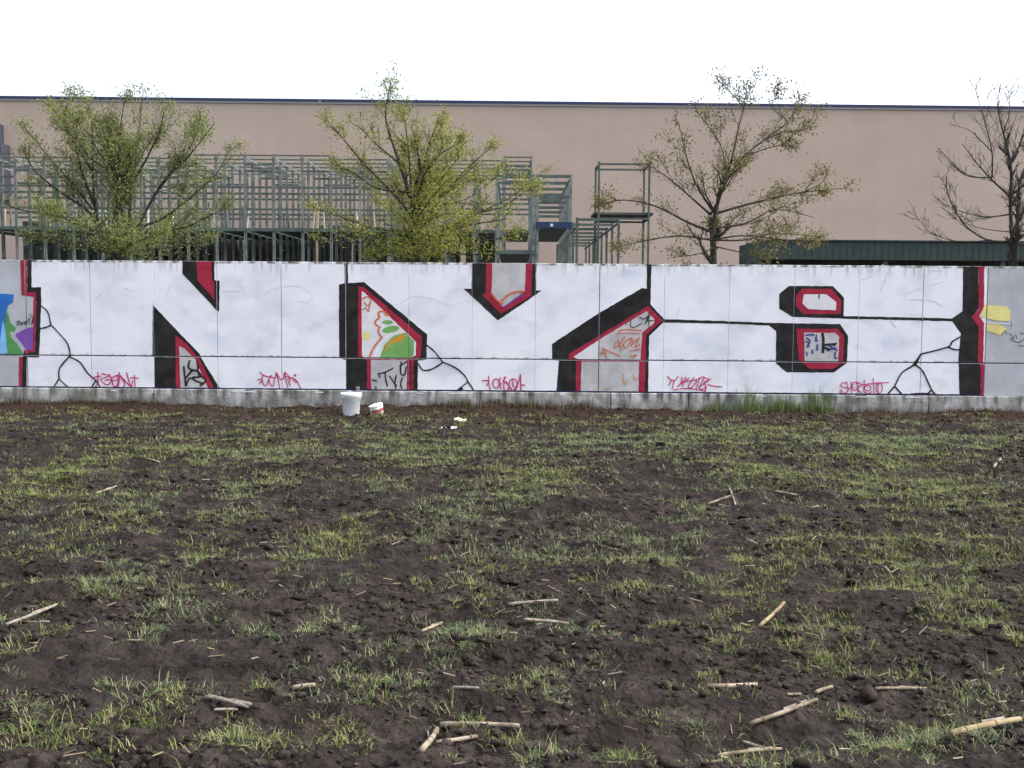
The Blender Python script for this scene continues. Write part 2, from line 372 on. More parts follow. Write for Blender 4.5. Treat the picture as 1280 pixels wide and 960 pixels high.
# crimson inner lines
red = [[(25,318),(33.5,318),(34,365),(45.5,365.5),(44,440.3),(30,441),(30,437.5),(41,437),(42,371),(27,369)],[(24,446),(28,446),(27.5,492),(23.5,492)]]
paint('crimson_letter_line', red, M['red'], .004)
paint('crimson_letter_fill', [[(245,318),(264.5,318),(265,350),(268,352),(268,374.5),(247.5,351)]], M['red'], .004)
paint('crimson_letter_line', [[(219.5,419),(232.5,429),(250,450),(271,492),(220,492)]], M['red'], .004)
paint('crimson_letter_line', [[(448,358),(455,359),(527.5,421),(526,444),(522.5,449),(517,451),(517,494),(459,494),(459,450),(447.5,446)]], M['red'], .004)
paint('crimson_letter_line', [[(608,320),(607,367),(602.5,367.5),(626,392.5),(664,370),(666,320)]], M['red'], .004)
paint('crimson_letter_line', [[(711,442.5),(810,382.5),(828,400.5),(807.5,418.7),(806,496),(719.5,496),(720,451),(711,448.7)]], M['red'], .004)
paint('crimson_letter_line', [[(995,369),(1002.5,361),(1039,361),(1051,375),(1051,392.5),(1004,392.5),(995,382.5)]], M['red'], .004)
paint('crimson_letter_line', [[(995,411),(1046,411),(1055,420),(1053.7,453.7),(1041,461),(1012.5,461),(998.7,450)]], M['red'], .004)
paint('crimson_letter_line', [[(1223.4,324),(1230,324),(1230,384.5),(1224,395),(1230,404),(1229,454),(1230,456.6),(1229.8,499),(1225.7,499),(1225.7,456.6),(1222,454),(1223.4,408.5),(1214,396),(1223,387)]], M['red'], .0045)
# old paint left showing inside the letters
paint('old_paint_field', [[(224,432.5),(231,436),(245,450),(263,492),(226,492)]], M['grey'], .006)
paint('old_paint_field', [[(452,364),(456,366),(517.5,425),(520,427.5),(520,444),(509,449),(456,448.5),(452.5,444)]], M['pale'], .006)
paint('old_paint_field', [[(463.7,450),(508.7,450),(508.7,494),(464,494)]], M['grey'], .006)
paint('old_paint_field', [[(616,320),(614.5,366),(629,384),(656,364),(657.5,320)]], M['grey'], .006)
paint('old_paint_field', [[(717,446),(749,424.5),(749,450),(725,450)]], M['pale'], .006)
paint('old_paint_field', [[(749,424.5),(808,389),(818,399),(817.5,404),(802.5,416),(800.6,450),(749,450)]], M['grey'], .006)
paint('old_paint_field', [[(727,452),(798.7,452),(798,496),(725.6,496)]], M['grey'], .006)
paint('old_paint_field', [[(1004.7,368),(1033,368),(1045.4,378),(1044.7,387.7),(1010,386.3),(1003,379.5)]], M['pale'], .006)
paint('old_paint_field', [[(1005,416),(1043.7,416),(1048.7,421),(1047.5,452.5),(1006,452.5)]], M['grey'], .006)
paint('old_paint_field', [[(27.5,369),(42,371),(41,438),(28,440)]], M['conc'], .0012)
# remains of older pieces
paint('blue_graffiti_shape', [[(-60,360),(-30,372),(0,367),(17.7,368),(16.5,378),(10,382),(7,395),(6,415),(10,440),(-40,441)]], M['blue'], .003)
paint('light_blue_graffiti_shape', [[(-20,420),(0,425),(4,400),(7,415),(10,438),(9,442),(-30,442)]], M['lblue'], .005)
paint('green_graffiti_shape', [[(8,385),(11,395),(13,403),(20,410),(18,415),(12,413),(15,423),(22,430),(28,440),(28,444),(10,444),(8,425),(6,405)]], M['grass_green'], .0062)
paint('purple_graffiti_shape', [[(20,417),(28,413),(34,410),(42,408),(41,437),(33,438),(27,428),(20,420)]], M['purple'], .0064)
paint('green_graffiti_dome', [[(474.4,448.4),(480.6,431),(493,419),(507,415.6),(518,426.5),(517,444),(512,448.4)]], M['green'], .0080)
paint('green_graffiti_petal', [ell(484.5,402.8,6.8,2.6,12)[:-1]], M['green'], .0080)
paint('green_graffiti_petal', [ell(488.5,411.7,11,4.2,14,0,-.18)[:-1]], M['green'], .0080)
paint('orange_graffiti_petal', [ell(483.5,393.4,3.6,1.7,10,0,.25)[:-1]], M['orange'], .0080)
strokes('pale_halo_line', [[(468,446),(474,433),(484,420),(497,411.5)],[(478,400),(480,408),(478,415)]], M['white'], 2.6, base=.0072)
paint('orange_graffiti_streak', [[(481,442),(482,433),(491.5,423.4),(502.5,418),(507,420),(501,426.5),(488.5,429.7)]], M['orange'], .0092)
paint('yellow_graffiti_patch', [[(454,416),(461,414),(463,420),(460,425),(454,424)]], M['yellow'], .0080)
paint('yellow_graffiti_patch', [[(1230.5,381),(1259,383),(1263,390),(1262,401.7),(1243,400.5),(1225.5,395.5)]], M['yellow'], .0060)
paint('yellow_graffiti_patch', [[(1232.6,405),(1248.6,405),(1259,411),(1250,419),(1232.6,413)]], M['yellow'], .0060)
strokes('orange_cloud_outline', [[(483,390.6),(476,389),(473,392),(475,397)],[(475,397),(469.7,400.8),(469.7,405.5),(475,408.6)],[(475,408.6),(473,413),(475,418.8),(478,421)],[(478,421),(469.7,431),(465,439),(462,447)]], M['rust'], 2.3)
strokes('orange_star_scribble', [[(453,374),(458,371),(464,374),(462,381),(461,389),(457,385),(453,387)],[(455,377),(459,382),(464,378)]], M['rust'], 1.5)
strokes('orange_scribble', [[(614,366),(621,375),(629,380)],[(624,379),(635,369),(645,365),(655,364.5)]], M['rust'], 2.2)
strokes('purple_scribble', [[(629,384),(640,377),(655,367.5)]], M['purple'], 1.6)
T6 = lambda x, y: (690+x/8, 380+y/8)
strokes('orange_scribble', [[(660,275),(720,255),(880,262),(900,270)],[(650,295),(760,290),(880,297)],[(730,320),(680,400),(620,440),(640,380)],[(700,430),(740,370),(800,340),(740,440),(710,400)],
   [(820,350),(790,420),(860,340)],[(880,330),(830,430),(880,400)],[(500,440),(680,520)],[(490,510),(520,450),(545,545)],[(780,520),(850,510),(800,540)],[(780,470),(880,450)],[(490,480),(540,500)],[(660,350),(690,470)]], M['rust'], 1.3, tf=T6)
strokes('yellow_scribble', [[(710,690),(720,800),(750,770)],[(810,700),(830,760),(860,740)],[(520,850),(590,840)]], M['orange'], 1.1, tf=T6)
strokes('black_scribble', [[(790,160),(785,220),(830,230),(900,190)],[(870,130),(920,150),(960,120),(930,200)],[(965,90),(970,240)],[(1000,80),(940,180)],[(940,170),(1020,165)],[(740,190),(745,210)]], M['black'], 1.1, tf=T6)
T8 = lambda x, y: (440+x/6.4, 350+y/6.4)
strokes('black_scribble', [[(220,750),(270,735),(330,705)],[(265,735),(270,790),(285,850)],[(300,765),(330,810),(360,850)],[(355,760),(345,820),(352,870)],[(395,650),(390,740),(420,760),(435,690)],[(405,780),(390,830),(400,870)],[(160,795),(200,810)],[(190,850),(195,880)],[(380,690),(440,650)],[(210,740),(225,780)]], M['black'], 1.8, tf=T8)
strokes('black_scribble', [[(470,650),(475,880)],[(440,745),(500,740)],[(440,825),(500,820)]], M['black'], .9, tf=T8)
T1 = lambda x, y: (x/4, 310+y/4)
strokes('black_scribble', [[(920,590),(925,640),(930,690)],[(950,560),(945,600),(990,610),(985,560)],[(930,650),(970,610),(1010,640),(960,650),(1020,680)],[(930,690),(950,650),(990,670)],[(990,630),(1030,660),(1000,690)]], M['black'], 2.4, tf=T1)
strokes('black_scribble', [[(80,370),(100,365),(85,385),(110,370),(105,385),(130,365),(125,385),(150,350),(145,380)],[(150,330),(170,360),(155,385)],[(160,380),(172,330)]], M['black'], .9, tf=T1)
T7 = lambda x, y: (960+x/7.38, 345+y/7.38)
strokes('dark_blue_marks', [[(340,545),(410,540),(420,550)],[(350,570),(385,600),(360,650),(380,640)],[(445,540),(440,600)],[(440,590),(460,600)],[(455,630),(450,690)],[(405,680),(410,720)],[(357,700),(358,740)],[(345,600),(380,620)],[(560,640),(640,690)],[(540,690),(630,660)],[(620,700),(615,750),(640,760)],[(600,630),(635,620)]], M['bluemark'], 2.0, tf=T7)
strokes('black_scribble', [[(500,525),(510,600),(505,710)],[(520,635),(600,630),(620,640)],[(520,660),(570,680)]], M['black'], 3.2, tf=T7)
strokes('black_scribble', [[(470,168),(470,205)]], M['black'], 1.6, tf=T7)
T5 = lambda x, y: (1000+x/4.364, 310+y/4.364)
strokes('black_scribble', [[(1098,474),(1118,452),(1128,470)],[(1140,465),(1165,490),(1145,495)],[(1175,470),(1180,495)],[(1195,460),(1222,470)],[(1190,530),(1222,535)],[(1150,405),(1152,430)],[(1150,500),(1190,515),(1222,495)]], M['black'], .8, tf=T5)
strokes('grey_scribble', [[(1015,405),(1060,410),(1110,412),(1150,415)]], M['ghost'], 1.3, tf=T5)
# black crack drawing between the letters
T2 = lambda x, y: (300+x/4, 310+y/4)
strokes('black_painted_crack', [[(200,285),(240,320),(255,385)],[(258,385),(230,397),(203,402)],[(252,380),(300,430),(340,480),(355,542)],[(350,540),(300,600),(297,655)],[(298,652),(272,692)],[(297,655),(342,696)],[(350,545),(400,570),(440,625),(482,662)],[(482,660),(462,694)],[(480,658),(506,702)]], M['black'], 1.8, tf=T1)
strokes('black_painted_crack', [[(930,482),(975,520),(1017,575)],[(1015,572),(960,605),(915,610),(890,575)],[(1010,568),(1080,600),(1125,640),(1140,672)],[(1140,668),(1172,716)],[(1142,668),(1085,712)],[(1095,712),(1112,700),(1108,714)]], M['black'], 1.8, tf=T2)
strokes('black_painted_crack', [[(878,482),(830,510),(805,540),(660,578)],[(660,576),(615,640),(555,680),(515,755)],[(517,752),(475,800)],[(513,752),(556,800)],[(655,585),(630,635),(612,640)],[(628,636),(670,675),(715,770),(740,802)],[(803,538),(835,552),(872,556)],[(690,800),(715,775)],[(600,797),(660,793),(720,797)]], M['black'], 2.0, tf=T5)
# thin navy line along the foot of the painting
strokes('navy_base_line', [[(x, 483.1+x*.0086) for x in range(0, 1226, 25)]], M['navy'], 1.7, base=.0155)
strokes('white_paint_drip', [[(a, 486.6+a*.0085), (a+w, 486.8+a*.0085)] for a, w in ((140,8),(290,30),(395,10),(500,6),(520,10),(560,30),(700,5),(945,12),(1068,26),(1130,20))], M['pale'], 1.5, base=.0465)
# red signatures
G1 = lambda x, y: (100+x/12.8, 455+y/12.8); G2 = lambda x, y: (310+x/12.8, 455+y/12.8); G3 = lambda x, y: (590+x/12.8, 455+y/12.8)
G4 = lambda x, y: (820+x/12.8, 460+y/12.8); G5 = lambda x, y: (1035+x/12.8, 460+y/12.8)
strokes('red_signature', [[(290,130),(292,290),(250,370)],[(215,215),(340,190)],[(345,150),(480,190),(340,240),(420,330),(480,310),(500,250),(400,260)],[(470,160),(520,260),(540,350),(600,340),(610,200),(530,210),(520,260),(600,250)],[(560,190),(640,170)],[(635,130),(630,280),(610,360)],[(640,180),(720,300),(700,370)],[(640,180),(720,260),(800,350)],[(745,130),(780,250),(820,370)],[(830,370),(850,260)],[(875,170),(885,370)],[(805,220),(945,225)]], M['tagred'], 1.5, tf=G1, label='red signature beginning and ending with a cross')
strokes('red_signature', [[(190,120),(250,180),(380,210),(440,220)],[(250,180),(225,230),(260,340),(310,320),(330,250)],[(150,250),(230,245),(185,310)],[(380,170),(340,240),(370,340),(410,340),(425,220)],[(440,220),(455,130)],[(455,130),(495,300),(505,390)],[(455,130),(520,240),(570,230),(590,125)],[(590,125),(610,260),(640,380)],[(590,200),(660,210),(630,260)],[(590,125),(680,230),(650,290)],[(650,270),(680,350)],[(680,210),(780,265),(850,410)],[(740,160),(740,200)],[(765,160),(760,200)],[(720,240),(780,300)]], M['tagred'], 1.4, tf=G2, label='red signature ending in a dotted i')
strokes('red_signature', [[(270,185),(270,300),(290,420)],[(155,265),(270,270),(230,350)],ell(385,310,52,75),[(455,210),(440,290),(465,400)],[(430,330),(480,310)],[(520,200),(510,400),(570,420),(590,330),(500,280),(545,200)],[(540,270),(640,420)],ell(660,330,65,95),[(655,250),(655,370)],[(775,160),(745,290),(660,430)],[(775,160),(785,430)],[(780,330),(850,340)]], M['tagred'], 1.5, tf=G3, label='red signature with two round letters')
strokes('red_signature', [[(180,130),(240,190),(310,190),(355,130)],[(290,200),(255,340)],[(240,200),(205,280)],[(270,350),(500,325),(800,370)],[(415,140),(400,240),(340,300)],[(480,140),(420,230),(340,300)],[(430,240),(430,300)],[(440,240),(530,150)],[(470,220),(620,190),(640,230),(550,320),(520,280),(610,150)],[(640,350),(700,150)],[(620,200),(770,140),(680,320)],[(760,150),(840,180),(760,240),(800,290),(740,340),(700,300),(880,170)],[(820,260),(940,290),(1060,300)],[(800,300),(785,390)]], M['tagred'], 1.3, tf=G4, label='red underlined signature')
strokes('red_signature', [[(290,240),(230,235),(205,290),(320,330),(290,390),(240,400),(200,340)],[(185,360),(200,410)],[(290,210),(320,370)],[(370,220),(375,400)],[(320,320),(380,310)],ell(430,290,45,65),[(470,210),(480,400)],[(460,220),(530,270),(470,320),(530,400)],[(575,190),(570,390)],[(530,270),(720,245),(970,230)],ell(630,320,50,45),[(580,380),(640,410),(700,370)],[(715,160),(735,410)],ell(815,320,50,85),[(800,230),(800,390),(830,410)],[(750,240),(850,235)]], M['tagred'], 1.2, tf=G5, label='red signature with a long crossbar')
# faint sketch lines under the white
strokes('faint_sketch_line', [[(530,372),(545,375),(560,382),(574,379)],[(500,380),(515,371),(530,372)],[(332,368),(345,360),(372,358),(390,368),(385,378),(372,376)],[(208,372),(213,355)],[(296,350),(306,364)],[(278,364),(303,364)],
   [(1075,350),(1090,345),(1104,330)],[(1130,370),(1145,362),(1180,352)],[(1137,374),(1165,376),(1178,383)],[(1100,365),(1110,340)],[(1160,338),(1178,339)],[(1113,400),(1120,410)],[(845,395),(850,385)],[(120,372),(130,365)],[(155,360),(170,365)]], M['ghost'], 1.1, base=.0012)

# ------------------------------------------------------------------ the warehouse behind
wh = empty('warehouse', (0, 47, 0), R(.9)); tag(wh, 'large windowless tan warehouse with thin blue roof edge', 'warehouse')
HW = at_Y(640, 129, 47).z
pw = 2.3
me_panel = None
for i in range(-17, 18):
    if me_panel is None:
        bb = MB(); bb.box(-pw/2+.001, pw/2-.001, -.03, .012, 0, HW-.12); o = bb.build('facade_panel', M['facade'], wh); me_panel = o.data
    else: o = link('facade_panel', me_panel, None, wh)
    o.location = (i*pw+.6, random.uniform(-.0015, .0015), 0)
bb = MB(); bb.box(-17.5*pw+.7, 17.5*pw+.5, .015, 30, 0, HW-.15); bb.build('building_core', M['facade'], wh)
bb = MB(); bb.box(-17.5*pw+.4, 17.5*pw+.8, -.08, 30.3, HW-.119, HW+.05); rf = bb.build('roof', M['roof'], wh)
bb = MB(); bb.box(-17.5*pw+.35, 17.5*pw+.85, -.12, -.081, HW-.02, HW+.07); bb.build('roof_flashing', M['trim'], rf)
# blue-grey ventilation boxes high on the facade at its left end
v0 = at_Y(6, 182, 46.6)
bb = MB(); bb.box(v0.x-2.4, v0.x-.05, -.7, -.01, v0.z, v0.z+.85); bb.build('vent_box', M['duct'], wh)
bb = MB(); bb.box(v0.x-2.4, v0.x+.2, -.9, -.01, v0.z-2.3, v0.z-.004); bb.build('vent_box', M['duct'], wh)

# ------------------------------------------------------------------ steel storage racks between wall and warehouse
ucube = None
def unit(name, m, parent, loc, scale):
    """a squared steel section; shares one mesh per material"""
    me = UM.get(m.name)
    if me is None:
        bb = MB(); bb.box(-.5, .5, -.5, .5, -.5, .5); me = bpy.data.meshes.new('section'); me.from_pydata(bb.v, [], bb.f); me.materials.append(m); UM[m.name] = me
    o = bpy.data.objects.new(name, me); C.objects.link(o); o.parent = parent; o.location = loc; o.scale = scale; return o
UM = {}
def rack(loc, w, h, step, n, label, group=None, decks=(), top_rails=1, m='steel', t=.06, cross=(0,), rails=True, beams=(), brace=None):
    e = empty('storage_rack', loc); tag(e, label, 'rack', group)
    for k in range(n):
        for s in (-1, 1): unit('post', M[m], e, (s*w/2, k*step, h/2), (t, t*.9, h))
        for d in cross: unit('crossbeam', M['dsteel'], e, (0, k*step, h-.05-d), (w-t-.004, t*.7, t*1.1))
    if brace:
        b = MB(); sg = random.choice((-1, 1)); z0_, z1_ = brace; b.tube([(-sg*w/2, -.03, z0_), (sg*w/2, -.03, z1_)], [.016, .016], 5); b.build('brace', M[m], e)
    L = (n-1)*step
    if rails:
        for s in (-1, 1): unit('side_rail', M[m], e, (s*(w/2-t*.5-.018), L/2, h-.16), (.03, L, .05))
    for z in beams:
        for k in range(0, n, 2): unit('crossbeam', M['dsteel'], e, (0, k*step, z), (w-t-.004, .05, .07))
    for z in decks:
        unit('deck', M['deck'], e, (0, L/2, z), (w-t-.07, L+.1, .05))
        unit('deck_beam', M['dsteel'], e, (0, -t*.5-.021, z+.02), (w+t, .04, .11))
    return e
D1 = 38.0
zt1 = at_Y(400, 193, D1).z; zd = at_Y(200, 287, D1).z; zd2 = at_Y(300, 234, D1).z
x0 = at_Y(665, 200, D1).x
g1 = 'tall two-tier racks along the warehouse'
for k in range(20):
    xx = x0 - .48 - k*.985
    rack((xx, D1, 0), .93, zt1 + (random.choice((0, 0, -.12)) if k else 0), 1.1, 6, 'tall narrow grey steel rack in the row under the tan facade', g1,
         decks=(zd,), beams=(zd2-.5,) if k < 5 else (zd2, zd2-.75, zd2+.55)[:2+k%2], brace=random.choice((None, (zd+.1, zd2), (zd2, zt1-.2))), cross=(0, .32) if k % 3 == 0 else (0,), t=.042)
gp = 'loose poles standing in the tall racks'
for k in range(90):
    xx = x0 - random.uniform(.6, 19); h_ = zd2 - zd - random.uniform(.25, .9); yy = D1 + random.choice((.45, 1.8, 3.1))+random.uniform(0, .5)
    fr = (x0-.48-xx)/.985; off = fr-round(fr)
    if abs(off) > .38 or fr < 4.6: continue
    b = MB(); q = random.uniform(-.1, .1); b.tube([(0,0,0),(q*.5,random.uniform(-.05,.05),h_*.5),(q,0,h_)], [.035,.033,.03], 6); o = b.build('stored_pole', M[random.choice(('pale','steel','dsteel','wood'))])
    o.location = (xx, yy, zd+.026); tag(o, 'loose pole standing upright on a green deck of the tall racks', 'pole', gp)
ztc = at_Y(660, 218, 30).z; zdc = at_Y(690, 284, 30).z
xl, xm, xr = at_Y(619, 300, 30).x, at_Y(670, 300, 30).x, at_Y(714, 300, 30).x
rack(((xl+xm)/2-.02, 30, 0), xm-xl-.10, ztc, 1.65, 5, 'deep grey rack with a green deck between the bushy tree and the blue board rack', decks=(zdc-.7,), t=.065)
rb = rack(((xm+xr)/2, 30, 0), xr-xm-.06, ztc, 1.65, 5, 'deep steel rack with a blue board across its front', decks=(zdc,), t=.075, cross=(0, .55))
unit('load_board', M['board'], rb, (0, -.085, zdc+.05), (xr-xm+.04, .05, .17))
unit('emblem', M['pale'], rb, (-.06, -.1135, zdc+.05), (.07, .006, .07))
zl = at_Y(740, 272, 27).z; xa, xb_ = at_Y(721, 300, 27).x, at_Y(773, 300, 27).x
rack(((xa+xb_)/2, 27, 0), xb_-xa, zl, 1.7, 8, 'low open steel portal rack beside the wide scaffold tower', t=.06, cross=(0,), m='dsteel')
# scaffold tower
ta = at_Y(749, 200, 30); tb = at_Y(812, 200, 30); ztw = at_Y(780, 202, 30).z; zp = at_Y(780, 266, 30).z
tw = empty('scaffold_tower', ((ta.x+tb.x)/2, 30.0, 0)); tag(tw, 'wide two-bay scaffold tower with a dark plank platform', 'scaffold'); ww = tb.x-ta.x
for s in (-1, 1):
    for yy in (0, 1.2): unit('post', M['dsteel'], tw, (s*ww/2, yy, ztw/2), (.055, .055, ztw))
for yy in (0, 1.2):
    unit('crossbeam', M['dsteel'], tw, (0, yy, ztw-.07), (ww-.06, .045, .05)); unit('crossbeam', M['dsteel'], tw, (0, yy, zp-.16), (ww-.06, .045, .05))
for s in (-1, 1):
    unit('side_rail', M['dsteel'], tw, (s*ww/2, .6, ztw-.07), (.045, 1.2-.06, .05)); unit('side_rail', M['dsteel'], tw, (s*ww/2, .6, zp-.16), (.045, 1.14, .05))
for k in range(5): unit('plank', M['plank_shade'], tw, (0, .12+k*.24, zp-.02+random.uniform(-.003,.003)), (ww+.25, .225, .06))
# dark stacks added behind the racks, standing in for shade under the decks
gg = 'dark stacks added as shade behind the racks'
for k in range(13):
    xx = x0 - 1.9 - k*1.46; e = empty('shade_stack', (xx, D1+6.1, 0)); tag(e, 'dark stack added behind the tall racks, standing in for shade', 'shade stack', gg)
    hz = random.uniform(4.2, 4.8)
    bb = MB(); n = 5
    for j in range(n):
        a = .62-random.uniform(0, .05); bb.box(-a, a, -.5+random.uniform(0, .06), .5, .12+j*(hz-.12)/n, .12+(j+1)*(hz-.12)/n-.03)
    bb.build('shade_block', M['plank_shade'], e)
    bb = MB()
    for q in (-.4, 0, .4): bb.box(q-.06, q+.06, -.5, .5, 0, .119)
    bb.build('pallet', M['wood'], e)
# green canopy to the right
yc = 30.0; cz1 = at_Y(1100, 302.5, yc).z; cz0 = at_Y(1100, 325, yc).z; cx0 = at_Y(944, 310, yc).x; cx1 = 17.5
cn = empty('green_canopy', (cx0, yc, 0)); tag(cn, 'long low canopy with a ribbed dark green metal fascia', 'canopy')
W_ = cx1-cx0; k = 0; x = .0
while x < W_-.05:
    w = min(.19, W_-x)
    b_ = MB(); b_.add([(x+.004,0,cz0),(x+.03,0,cz0),(x+.045,-.007,cz0),(x+w-.02,-.007,cz0),(x+w-.004,0,cz0),(x+w-.004,.02,cz0),(x+.004,.02,cz0),
                       (x+.004,0,cz1),(x+.03,0,cz1),(x+.045,-.007,cz1),(x+w-.02,-.007,cz1),(x+w-.004,0,cz1),(x+w-.004,.02,cz1),(x+.004,.02,cz1)],
                      [(i,(i+1)%7,(i+1)%7+7,i+7) for i in range(7)]+[(6,5,4,3,2,1,0),(7,8,9,10,11,12,13)])
    b_.build('fascia_sheet', M['canopy'], cn); x += w
b_ = MB(); b_.add([(.2,.025,cz1-.02),(W_,.025,cz1-.02),(W_,2.2,cz1+.03),(.2,2.2,cz1+.03),(.2,.025,cz1+.015),(W_,.025,cz1+.015),(W_,2.2,cz1+.065),(.2,2.2,cz1+.065)],[(0,3,2,1),(4,5,6,7),(0,1,5,4),(1,2,6,5),(2,3,7,6),(3,0,4,7)]); b_.build('roof', M['canopy'], cn)
b_ = MB(); b_.box(-.03, W_, -.05, .05, cz1+.016, cz1+.05); b_.build('edge_trim', M['canopy'], cn)
b_ = MB(); b_.box(.2, W_, 2.0, 2.15, 0, cz1-.03); b_.build('rear_shade_sheet', M['plank_shade'], cn)  # dark sheet added at the back, its colour imitating the shade under the canopy
b_ = MB(); b_.box(.01, .19, .025, 2.15, 0, cz1-.02); b_.build('end_wall', M['canopy'], cn)
for q in (.4, 3.6, 6.8, 10.0):
    b_ = MB(); b_.box(q-.06, q+.06, .1, .22, 0, cz1-.025); b_.build('post', M['dsteel'], cn)

# ------------------------------------------------------------------ trees
def make_tree(label, Y0, foot, limbs, seed, mleaf, nleaf, lsize, twig=1.0, clones=2, group='trees behind the wall', sub=7, leafmin=.25, droop=0, spread=.75, lift=.28):
    r = random.Random(seed)
    base = at_Y(foot, 330, Y0); e = empty('tree', (base.x, Y0, 0)); tag(e, label, 'tree', group)
    wood = MB(); tw = []
    O = Vector((base.x, Y0, 0))
    def crv(pts, k=4):
        q = []
        for i in range(len(pts)-1):
            p0, p1, p2, p3 = pts[max(i-1,0)], pts[i], pts[i+1], pts[min(i+2,len(pts)-1)]
            for j in range(k):
                t = j/k; q.append(.5*((2*p1)+(p2-p0)*t+(2*p0-5*p1+4*p2-p3)*t*t+(3*p1-p0-3*p2+p3)*t**3))
        q.append(pts[-1]); return q
    def branch(p, d, L, rad, lev):
        n = 5 if lev == 1 else 4; pts = [p]; d = d.normalized()
        for i in range(n):
            d = (d + Vector((r.uniform(-.22,.22), r.uniform(-.22,.22), r.uniform(-.16,.24)-droop))).normalized(); pts.append(pts[-1]+d*L/n)
        rads = [max(.0028, rad*(1-.8*i/n)) for i in range(n+1)]
        wood.tube(pts, rads, 4 if lev == 1 else 3, cap=False)
        tw.append((pts, lev))
        if lev < 3:
            for _ in range(r.randint(3, 5) if lev == 1 else r.randint(1, 3)):
                i = r.randint(1, n); dd = (pts[i]-pts[i-1]).normalized()
                nd = dd + Vector((r.uniform(-1,1), r.uniform(-1,1), r.uniform(-.5,.8)))*spread
                branch(pts[i], nd, L*r.uniform(.35,.65)*twig, rad*.5, lev+1)
    alll = []
    for pts, r0, r1 in limbs:
        P3 = []; slope = r.uniform(-.35, .35); n = len(pts)
        pts = [(px, py+max(0, 165-py)*lift) for px, py in pts]
        for i, (px, py) in enumerate(pts):
            t = i/(n-1); L = abs(at_Y(px, py, Y0).x-at_Y(pts[0][0], pts[0][1], Y0).x) + abs(at_Y(px, py, Y0).z-at_Y(pts[0][0], pts[0][1], Y0).z)
            yy = slope*L*t; p = at_Y(px, py, Y0+yy); P3.append(p)
        alll.append((crv(P3), r0, r1))
        if n > 2 and r0 < .055 and abs(P3[0].x-O.x) < .3 and (clones >= 1 or r.random() < clones):
            for c in range(max(1, int(clones))):
                th = r.choice((-1, 1))*r.uniform(.9, 2.2); sc = r.uniform(.6, .85)
                Q = []
                for p in P3:
                    v = p-O; x = v.x*math.cos(th)-v.y*math.sin(th); y = v.x*math.sin(th)+v.y*math.cos(th)
                    Q.append(O + Vector((x, y, P3[0].z + (v.z-P3[0].z)*sc)))
                # join the copy to the stem it leaves from
                root = P3[0]; Q[0] = root.copy()
                alll.append((crv(Q), r0*.85, r1))
    for pts, r0, r1 in alll:
        m = len(pts); wood.tube(pts, [r0+(r1-r0)*(i/(m-1))**.7 for i in range(m)], 6, cap=False)
        L = sum((pts[i+1]-pts[i]).length for i in range(m-1))
        tw.append((pts[int(m*.55):], 1))
        for q in range(int(sub*max(.5, L/1.5))):
            i = r.randint(int(m*.22), m-1); dd = (pts[min(i+1,m-1)]-pts[max(i-1,0)]).normalized()
            nd = dd*.9 + Vector((r.uniform(-1,1), r.uniform(-1,1), r.uniform(-.35,.75)))*spread
            branch(pts[i], nd, r.uniform(.3,.7)*(1.1-.85*i/m)*min(1.2, L/1.6+.35), max(.005, r1*.9), 1)
    wood.v = [(v[0]-O.x, v[1]-O.y, v[2]) for v in wood.v]
    wood.build('trunk', M['bark'], e, True)
    if nleaf:
        lv = MB(); wts = [1.0 if l == 1 else 1.6 for _, l in tw]
        pick = r.choices(range(len(tw)), wts, k=nleaf//3)
        for k in pick:
            pts, lev = tw[k]; i = r.randint(0 if lev > 1 else 1, len(pts)-1); c0 = pts[i]
            if i: c0 = c0.lerp(pts[i-1], r.random())
            for _ in range(3):
                c = c0 + Vector((r.gauss(0,1), r.gauss(0,1), r.gauss(0,.8)))*.085 - O
                a = Vector((r.gauss(0,1), r.gauss(0,1), r.gauss(0,1)-.3)).normalized(); n_ = a.cross(Vector((r.gauss(0,1), r.gauss(0,1), r.gauss(0,1)))).normalized()
                s = lsize*r.uniform(.55, 1.25); m_ = a.cross(n_)
                lv.add([c, c+a*s*.5+n_*s*.28+m_*s*.08, c+a*s, c+a*s*.5-n_*s*.28+m_*s*.08], [(0,1,2),(0,2,3)])
        lv.build('crown', M[mleaf], e)
    return e
YT = 20.5
make_tree('wide bushy tree with twin stems and hazy olive leaves, beside the blue graffiti', YT, 150, [
    ([(153,470),(152,330),(154,312)], .085, .075), ([(152,326),(143,318),(130,298),(122,281)], .06, .045),
    ([(154,314),(160,300),(172,285)], .065, .045),
    ([(122,281),(108,262),(75,240),(45,215),(32,195)], .034, .010), ([(128,296),(95,275),(60,268),(25,262),(8,255)], .032, .009),
    ([(122,281),(118,250),(116,205),(115,150),(112,118)], .036, .008), ([(120,262),(104,220),(95,185),(80,145),(88,105)], .030, .008),
    ([(116,215),(100,190),(85,165),(70,130)], .022, .007), ([(120,268),(95,235),(60,195),(30,155)], .026, .007),
    ([(160,300),(163,260),(165,225),(172,180),(178,105)], .036, .007), ([(163,262),(155,215),(140,175),(133,158)], .028, .008),
    ([(165,230),(185,195),(200,160),(205,130)], .026, .007), ([(172,285),(190,250),(215,215),(240,180),(250,140)], .032, .008),
    ([(172,285),(205,272),(240,245),(270,218),(285,190)], .034, .008), ([(168,292),(200,290),(235,283),(262,270),(280,262)], .028, .008),
    ([(185,258),(205,225),(232,200),(268,150)], .022, .007), ([(150,318),(120,312),(70,300),(35,292)], .024, .008), ([(156,310),(190,312),(235,305),(262,298)], .024, .008),
    ([(160,290),(150,250),(148,200),(152,140),(158,104)], .026, .007)], 11, 'leaf1', 36000, .047, clones=2, sub=8)
